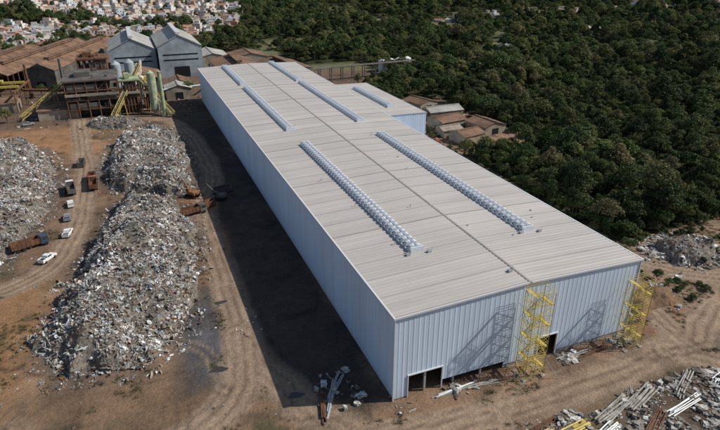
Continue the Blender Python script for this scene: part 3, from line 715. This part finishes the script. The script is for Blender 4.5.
for i in range(4): 
    mb=MB();mb.beam((0,0,0),(0,0,7),3,0,20);mb.beam((0,0,7),(0,0,8.2),3,0,20,.5);mb.beam((0,-3.1,0),(0,-3.1,7),.12);mb.obj('storage_tank',[M_white],None,(132+i*7.2,300+i*1.5,0))

# ------------------------------------------------------------ vehicles
def prism(mb,prof,y0,y1,mi):
    k=len(prof);vs=[(a,y0,b_) for a,b_ in prof]+[(a,y1,b_) for a,b_ in prof]
    mb.add(vs,[(j,(j+1)%k,k+(j+1)%k,k+j) for j in range(k)]+[tuple(range(k-1,-1,-1)),tuple(range(k,2*k))],mi)
def wheels(mb,xs,w,r,mi=0):
    for xx in xs:
        for s in (-1,1): mb.beam((xx,s*(w/2-.25),r),(xx,s*(w/2+.02),r),r,mi,14)
def pickup(x,y,rz,m,name='pickup_truck'):
    e=empty(name,(x,y,0),rz);mb=MB()
    prism(mb,[(-2.6,.5),(2.55,.45),(2.65,.8),(2.5,1.05),(1.3,1.15),(-2.6,1.15)],-.92,.92,0)
    prism(mb,[(-.9,1.15),(1.3,1.15),(.6,1.78),(-.7,1.8)],-.8,.8,0)
    for s in (-.9,.84): mb.box(-2.58,-.95,s,s+.06,1.15,1.4)
    mb.box(-2.62,-2.54,-.9,.9,1.15,1.4)
    mb.obj('body',[m],e);mb=MB()
    prism(mb,[(-.72,1.25),(.98,1.25),(.52,1.68),(-.6,1.7)],-.83,.83,0)
    mb.add([(1.28,-.7,1.2),(1.28,.7,1.2),(.66,.66,1.76),(.66,-.66,1.76)],[(0,1,2,3)])
    mb.box(-2.5,-1,-.82,.82,1.155,1.17);mb.obj('glass_and_bed',[M_glass],e)
    mb=MB();wheels(mb,(-1.7,1.65),1.84,.38);mb.obj('wheels',[M_tyre],e)
def truck(x,y,rz,mc,mb_,name='dump_truck'):
    e=empty(name,(x,y,0),rz);mb=MB()
    prism(mb,[(2.6,.7),(4.6,.7),(4.65,1.6),(4.45,2.9),(2.6,2.95)],-1.2,1.2,0);mb.obj('cab',[mc],e)
    mb=MB();mb.add([(4.67,-1.05,1.7),(4.67,1.05,1.7),(4.49,1,2.75),(4.49,-1,2.75)],[(0,1,2,3)]);mb.box(3,4.3,-1.22,1.22,1.8,2.6);mb.obj('windows',[M_glass],e)
    mb=MB();mb.box(-4.6,2.5,-.5,.5,.7,1.0);wheels(mb,(3.7,-1.8,-3.2),2.4,.52);mb.obj('chassis_and_wheels',[M_tyre],e)
    mb=MB();mb.box(-4.8,2.4,-1.25,1.25,1.05,1.2)
    for s in (-1.25,1.15): mb.box(-4.8,2.4,s,s+.1,1.2,2.7)
    mb.box(2.3,2.4,-1.15,1.15,1.2,3);mb.box(-4.8,-4.7,-1.15,1.15,1.2,2.6)
    for xx in np.arange(-4.4,2.3,1.1): mb.box(xx,xx+.12,-1.33,-1.25,1.1,2.7);mb.box(xx,xx+.12,1.25,1.33,1.1,2.7)
    mb.obj('tipper_body',[mb_],e)
M_cargrey=mat('grey_car_paint',(.25,.27,.3),.35);M_red=mat('faded_red_paint',(.36,.12,.09),.5,var=.3,scale=2);M_navy=mat('dark_blue_paint',(.05,.07,.11),.5)
M_orange=mat('machine_orange',(.28,.14,.06),.6,var=.5,scale=2)
pickup(-59.5,119,1.7,M_white);pickup(-59,96,1.4,M_white);pickup(-63,81.5,1.0,M_white);pickup(-59.8,108,1.6,M_cargrey)
for a in ((98,182,.4,M_white),(83,160,1.5,M_white),(82,186,1.4,M_cargrey),(84,135,1.6,M_red),(90,184,.3,M_white),(87,212,1.2,M_white),(91,213,1.2,M_cargrey),(95,214,1.2,M_white),(-44,230,.2,M_white),(-84,232,.4,M_cargrey)): pickup(*a)
truck(-68,91,.4,M_navy,M_rust);truck(-53,134,1.6,M_red,M_rust);truck(-60,132,1.7,M_white,M_darkclad);truck(-24,97,.3,M_darkclad,M_rust)
def excavator(x,y,rz,m,name='material_handler'):
    e=empty(name,(x,y,0),rz);mb=MB()
    for s in (-1.4,.8): prism(mb,[(-2,.15),(1.8,.15),(2.2,.5),(1.9,.95),(-2,.95),(-2.3,.5)],s,s+.6,0)
    mb.beam((0,0,.9),(0,0,1.25),.8,0,14);mb.obj('tracks',[M_tyre],e);mb=MB()
    prism(mb,[(-2.4,1.25),(1.2,1.25),(1.2,1.9),(-1,2.3),(-2.3,2.2)],-1.3,1.3,0)
    prism(mb,[(.1,1.9),(1.6,1.9),(1.7,2.6),(1.2,3.2),(.1,3.2)],.3,1.25,0)
    mb.beam((.9,-.3,1.8),(4.2,-.3,5.2),.28,0,4,.2);mb.beam((4.2,-.3,5.2),(6.4,-.3,3.0),.22,0,4,.15);mb.beam((2,-.3,2.2),(3.2,-.3,4.0),.12)
    mb.obj('house_and_boom',[m],e);mb=MB();prism(mb,[(.3,2.2),(1.55,2.2),(1.5,2.7),(1.15,3.05),(.3,3.05)],.27,1.28,0);mb.obj('cab_glass',[M_glass],e)
    mb=MB();mb.beam((6.4,-.3,3.0),(6.4,-.3,2.3),.15)
    for k in range(5):
        a=k*1.257;mb.beam((6.4,-.3,2.3),(6.4+.8*math.cos(a),-.3+.8*math.sin(a),1.5),.13);mb.beam((6.4+.8*math.cos(a),-.3+.8*math.sin(a),1.5),(6.4+.2*math.cos(a),-.3+.2*math.sin(a),.7),.1)
    mb.obj('grapple',[M_tyre],e)
excavator(-14,106,2.6,M_darkclad);excavator(-22,112,2.2,M_orange)
def skip(x,y,rz,m):
    e=empty('scrap_skip',(x,y,0),rz);mb=MB();mb.box(-3,3,-1.2,1.2,.2,.35)
    for s in (-1.2,1.1): mb.box(-3,3,s,s+.1,.35,2.2)
    for s in (-3,2.9): mb.box(s,s+.1,-1.1,1.1,.35,2.2)
    for xx in np.arange(-2.6,3,1): mb.box(xx,xx+.12,-1.3,-1.2,.2,2.2);mb.box(xx,xx+.12,1.2,1.3,.2,2.2)
    mb.obj('bin',[m],e)
skip(-19,101,.5,M_rust);skip(-12,112,.2,M_darkclad);skip(-54,142,1.5,M_rust);skip(-58,160,1.5,M_darkclad)

# ------------------------------------------------------------ site debris front
def beams(name,x,y,rz,n,l,m,r=.14,rows=2):
    mb=MB();rr=random.Random(int(x*7+y))
    for k in range(rows):
        for i in range(n):
            o=rr.uniform(-1.1,1.1);j=rr.uniform(-.18,.18)
            mb.beam((-l/2+o,i*r*2.6+rr.uniform(-.25,.25),r+k*r*2),(l/2+o*.4,i*r*2.6+rr.uniform(-.5,.5)+j,r+k*r*2+rr.uniform(0,.1)),r,0,6 if k%2 else 4)
    mb.obj(name,[m],None,(x,y,0),rz)
M_pale=mat('pale_concrete',(.38,.36,.32),.85,var=.5,scale=.7)
for a in ((18,-18.5,.05,6,9,M_yellow,.15),(24,-19.5,.1,6,9,M_yellow,.15),(13,-18,.2,4,6,M_yellow,.13),(29,-22,.3,6,9,M_steel),(36,-18,.25,6,9,M_pale,.15),(43,-17,.35,6,8,M_pale,.15),(48,-21,.2,5,9,M_steel,.1),(39,-23,.5,5,9,M_rust),(33,-26,.1,6,8,M_pale),(53,-17,.5,4,8,M_pale,.15),
          (-10,4.5,1.1,3,9,M_steel,.12),(-8.5,7,.9,3,8,M_steel,.1),(-12,3,1.3,3,7,M_rust),(12,-2.2,.05,3,9,M_steel,.1),(17,-2.6,-.05,3,7,M_pale,.1),(39,-2.5,.03,4,8,M_pale,.1),(44,-3,.1,4,7,M_rust,.1),(21,-15.5,.2,4,6,M_rust,.1),(58,-22,.7,4,9,M_pale),(62,-18,.3,4,8,M_steel)):
    beams('beam_stack',*a)
CV=[]
for k in range(7):
    mb=MB();r=random.Random(k+50)
    if k<3: mb.box(-1.1,1.1,-.6,.6,-.05,.2+.1*k);mb.box(-.6,.8,-.4,.5,.2+.1*k,.4+.1*k,0,r.uniform(.2,.7));mb.v=[tuple(c_+r.uniform(-.08,.08) for c_ in v) for v in mb.v]
    elif k<5: mb.beam((-1.6,0,.14),(1.6,.1,.14),.13,0,8);mb.beam((-1.3,.5,.14),(1.7,.4,.14),.13,0,8)
    else: mb.box(-.5,.5,-.5,.5,0,.8);mb.v=[tuple(c_+r.uniform(-.2,.2) for c_ in v) for v in mb.v]
    CV.append(mb.obj('rubble_piece_%d'%k,[rand_mat('rubble_%d'%k,[(0,(.11,.085,.065)),(.4,(.22,.2,.18)),(.75,(.38,.37,.34)),(1,(.6,.59,.57))],.85,nscale=1.5)],link=False))
px=[];py=[]
def addp(x0,x1,y0,y1,n): px.extend(rng.uniform(x0,x1,n));py.extend(rng.uniform(y0,y1,n))
addp(10,25,-3.6,-.6,170);addp(36,53,-3.8,-.6,190);addp(24,66,-32,-14,1900);addp(8,30,-32,-15,420);addp(-3,3,-4,-1,22);addp(84,110,12,32,900);addp(58,78,1,14,140);addp(80,125,10,200,350);addp(-16,-4,1,12,70);addp(-90,10,225,300,700);addp(76,126,120,214,300)
px=np.array(px);py=np.array(py);n=len(px);keep=(fbm(px,py,5,3,88)>.42)
for tr in tracks: keep&=line_d(px,py,tr)>2.8
keep&=~((px>-1)&(px<56)&(py>-.5)&(py<254))&~((px>54)&(px<72)&(py>120)&(py<185))
px=px[keep];py=py[keep];n=len(px)
scatter('construction_rubble',np.stack([px,py,np.full(n,.02)],1),zrot(n,.12),(.15+.75*rng.random(n)**1.8)[:,None]*rng.uniform(.7,1.3,(n,3)),rng.integers(0,7,n),CV)
n=3000;px=rng.uniform(18,68,n);py=rng.uniform(-34,-13.5,n);k_=(fbm(px,py,4,3,98)>.48)
for tr in tracks: k_&=line_d(px,py,tr)>2.6
px=px[k_];py=py[k_];n=len(px)
scatter('small_site_waste',np.stack([px,py,np.full(n,.05)],1),zrot(n),(.1+.35*rng.random(n))[:,None]*np.ones((n,3)),rng.integers(0,10,n),SV)
heap([(88,16),(100,13),(108,20),(104,29),(92,29)],3.4,'rubble_mound',71,5,4)
heap([(60,1),(72,3),(77,10),(64,13)],2.4,'earth_mound',73,0,3,M_earth)

# ------------------------------------------------------------ light, sky, camera
sv=Vector((18.5,-6,18)).normalized()
l=bpy.data.lights.new('sun','SUN');l.energy=4.3;l.angle=math.radians(.5);l.color=(1,.94,.85)
o=bpy.data.objects.new('sun',l);COL.objects.link(o);o.rotation_euler=sv.to_track_quat('Z','Y').to_euler();o.location=(100,-50,120)
w=bpy.data.worlds.new('World');scn.world=w;w.use_nodes=True;N=w.node_tree.nodes
st=N.new('ShaderNodeTexSky');st.sky_type='NISHITA';st.sun_disc=False;st.sun_elevation=math.asin(sv.z);st.sun_rotation=math.atan2(sv.x,sv.y)
w.node_tree.links.new(st.outputs[0],N['Background'].inputs[0]);N['Background'].inputs[1].default_value=.085
cd=bpy.data.cameras.new('camera');co=bpy.data.objects.new('camera',cd);COL.objects.link(co)
cd.lens=28;cd.sensor_width=36;cd.clip_end=12000
co.location=(camx,camy,73);co.rotation_euler=(math.radians(90-24.65),0,-yaw);scn.camera=co
scn.view_settings.view_transform='Standard';scn.view_settings.look='None';scn.view_settings.exposure=0
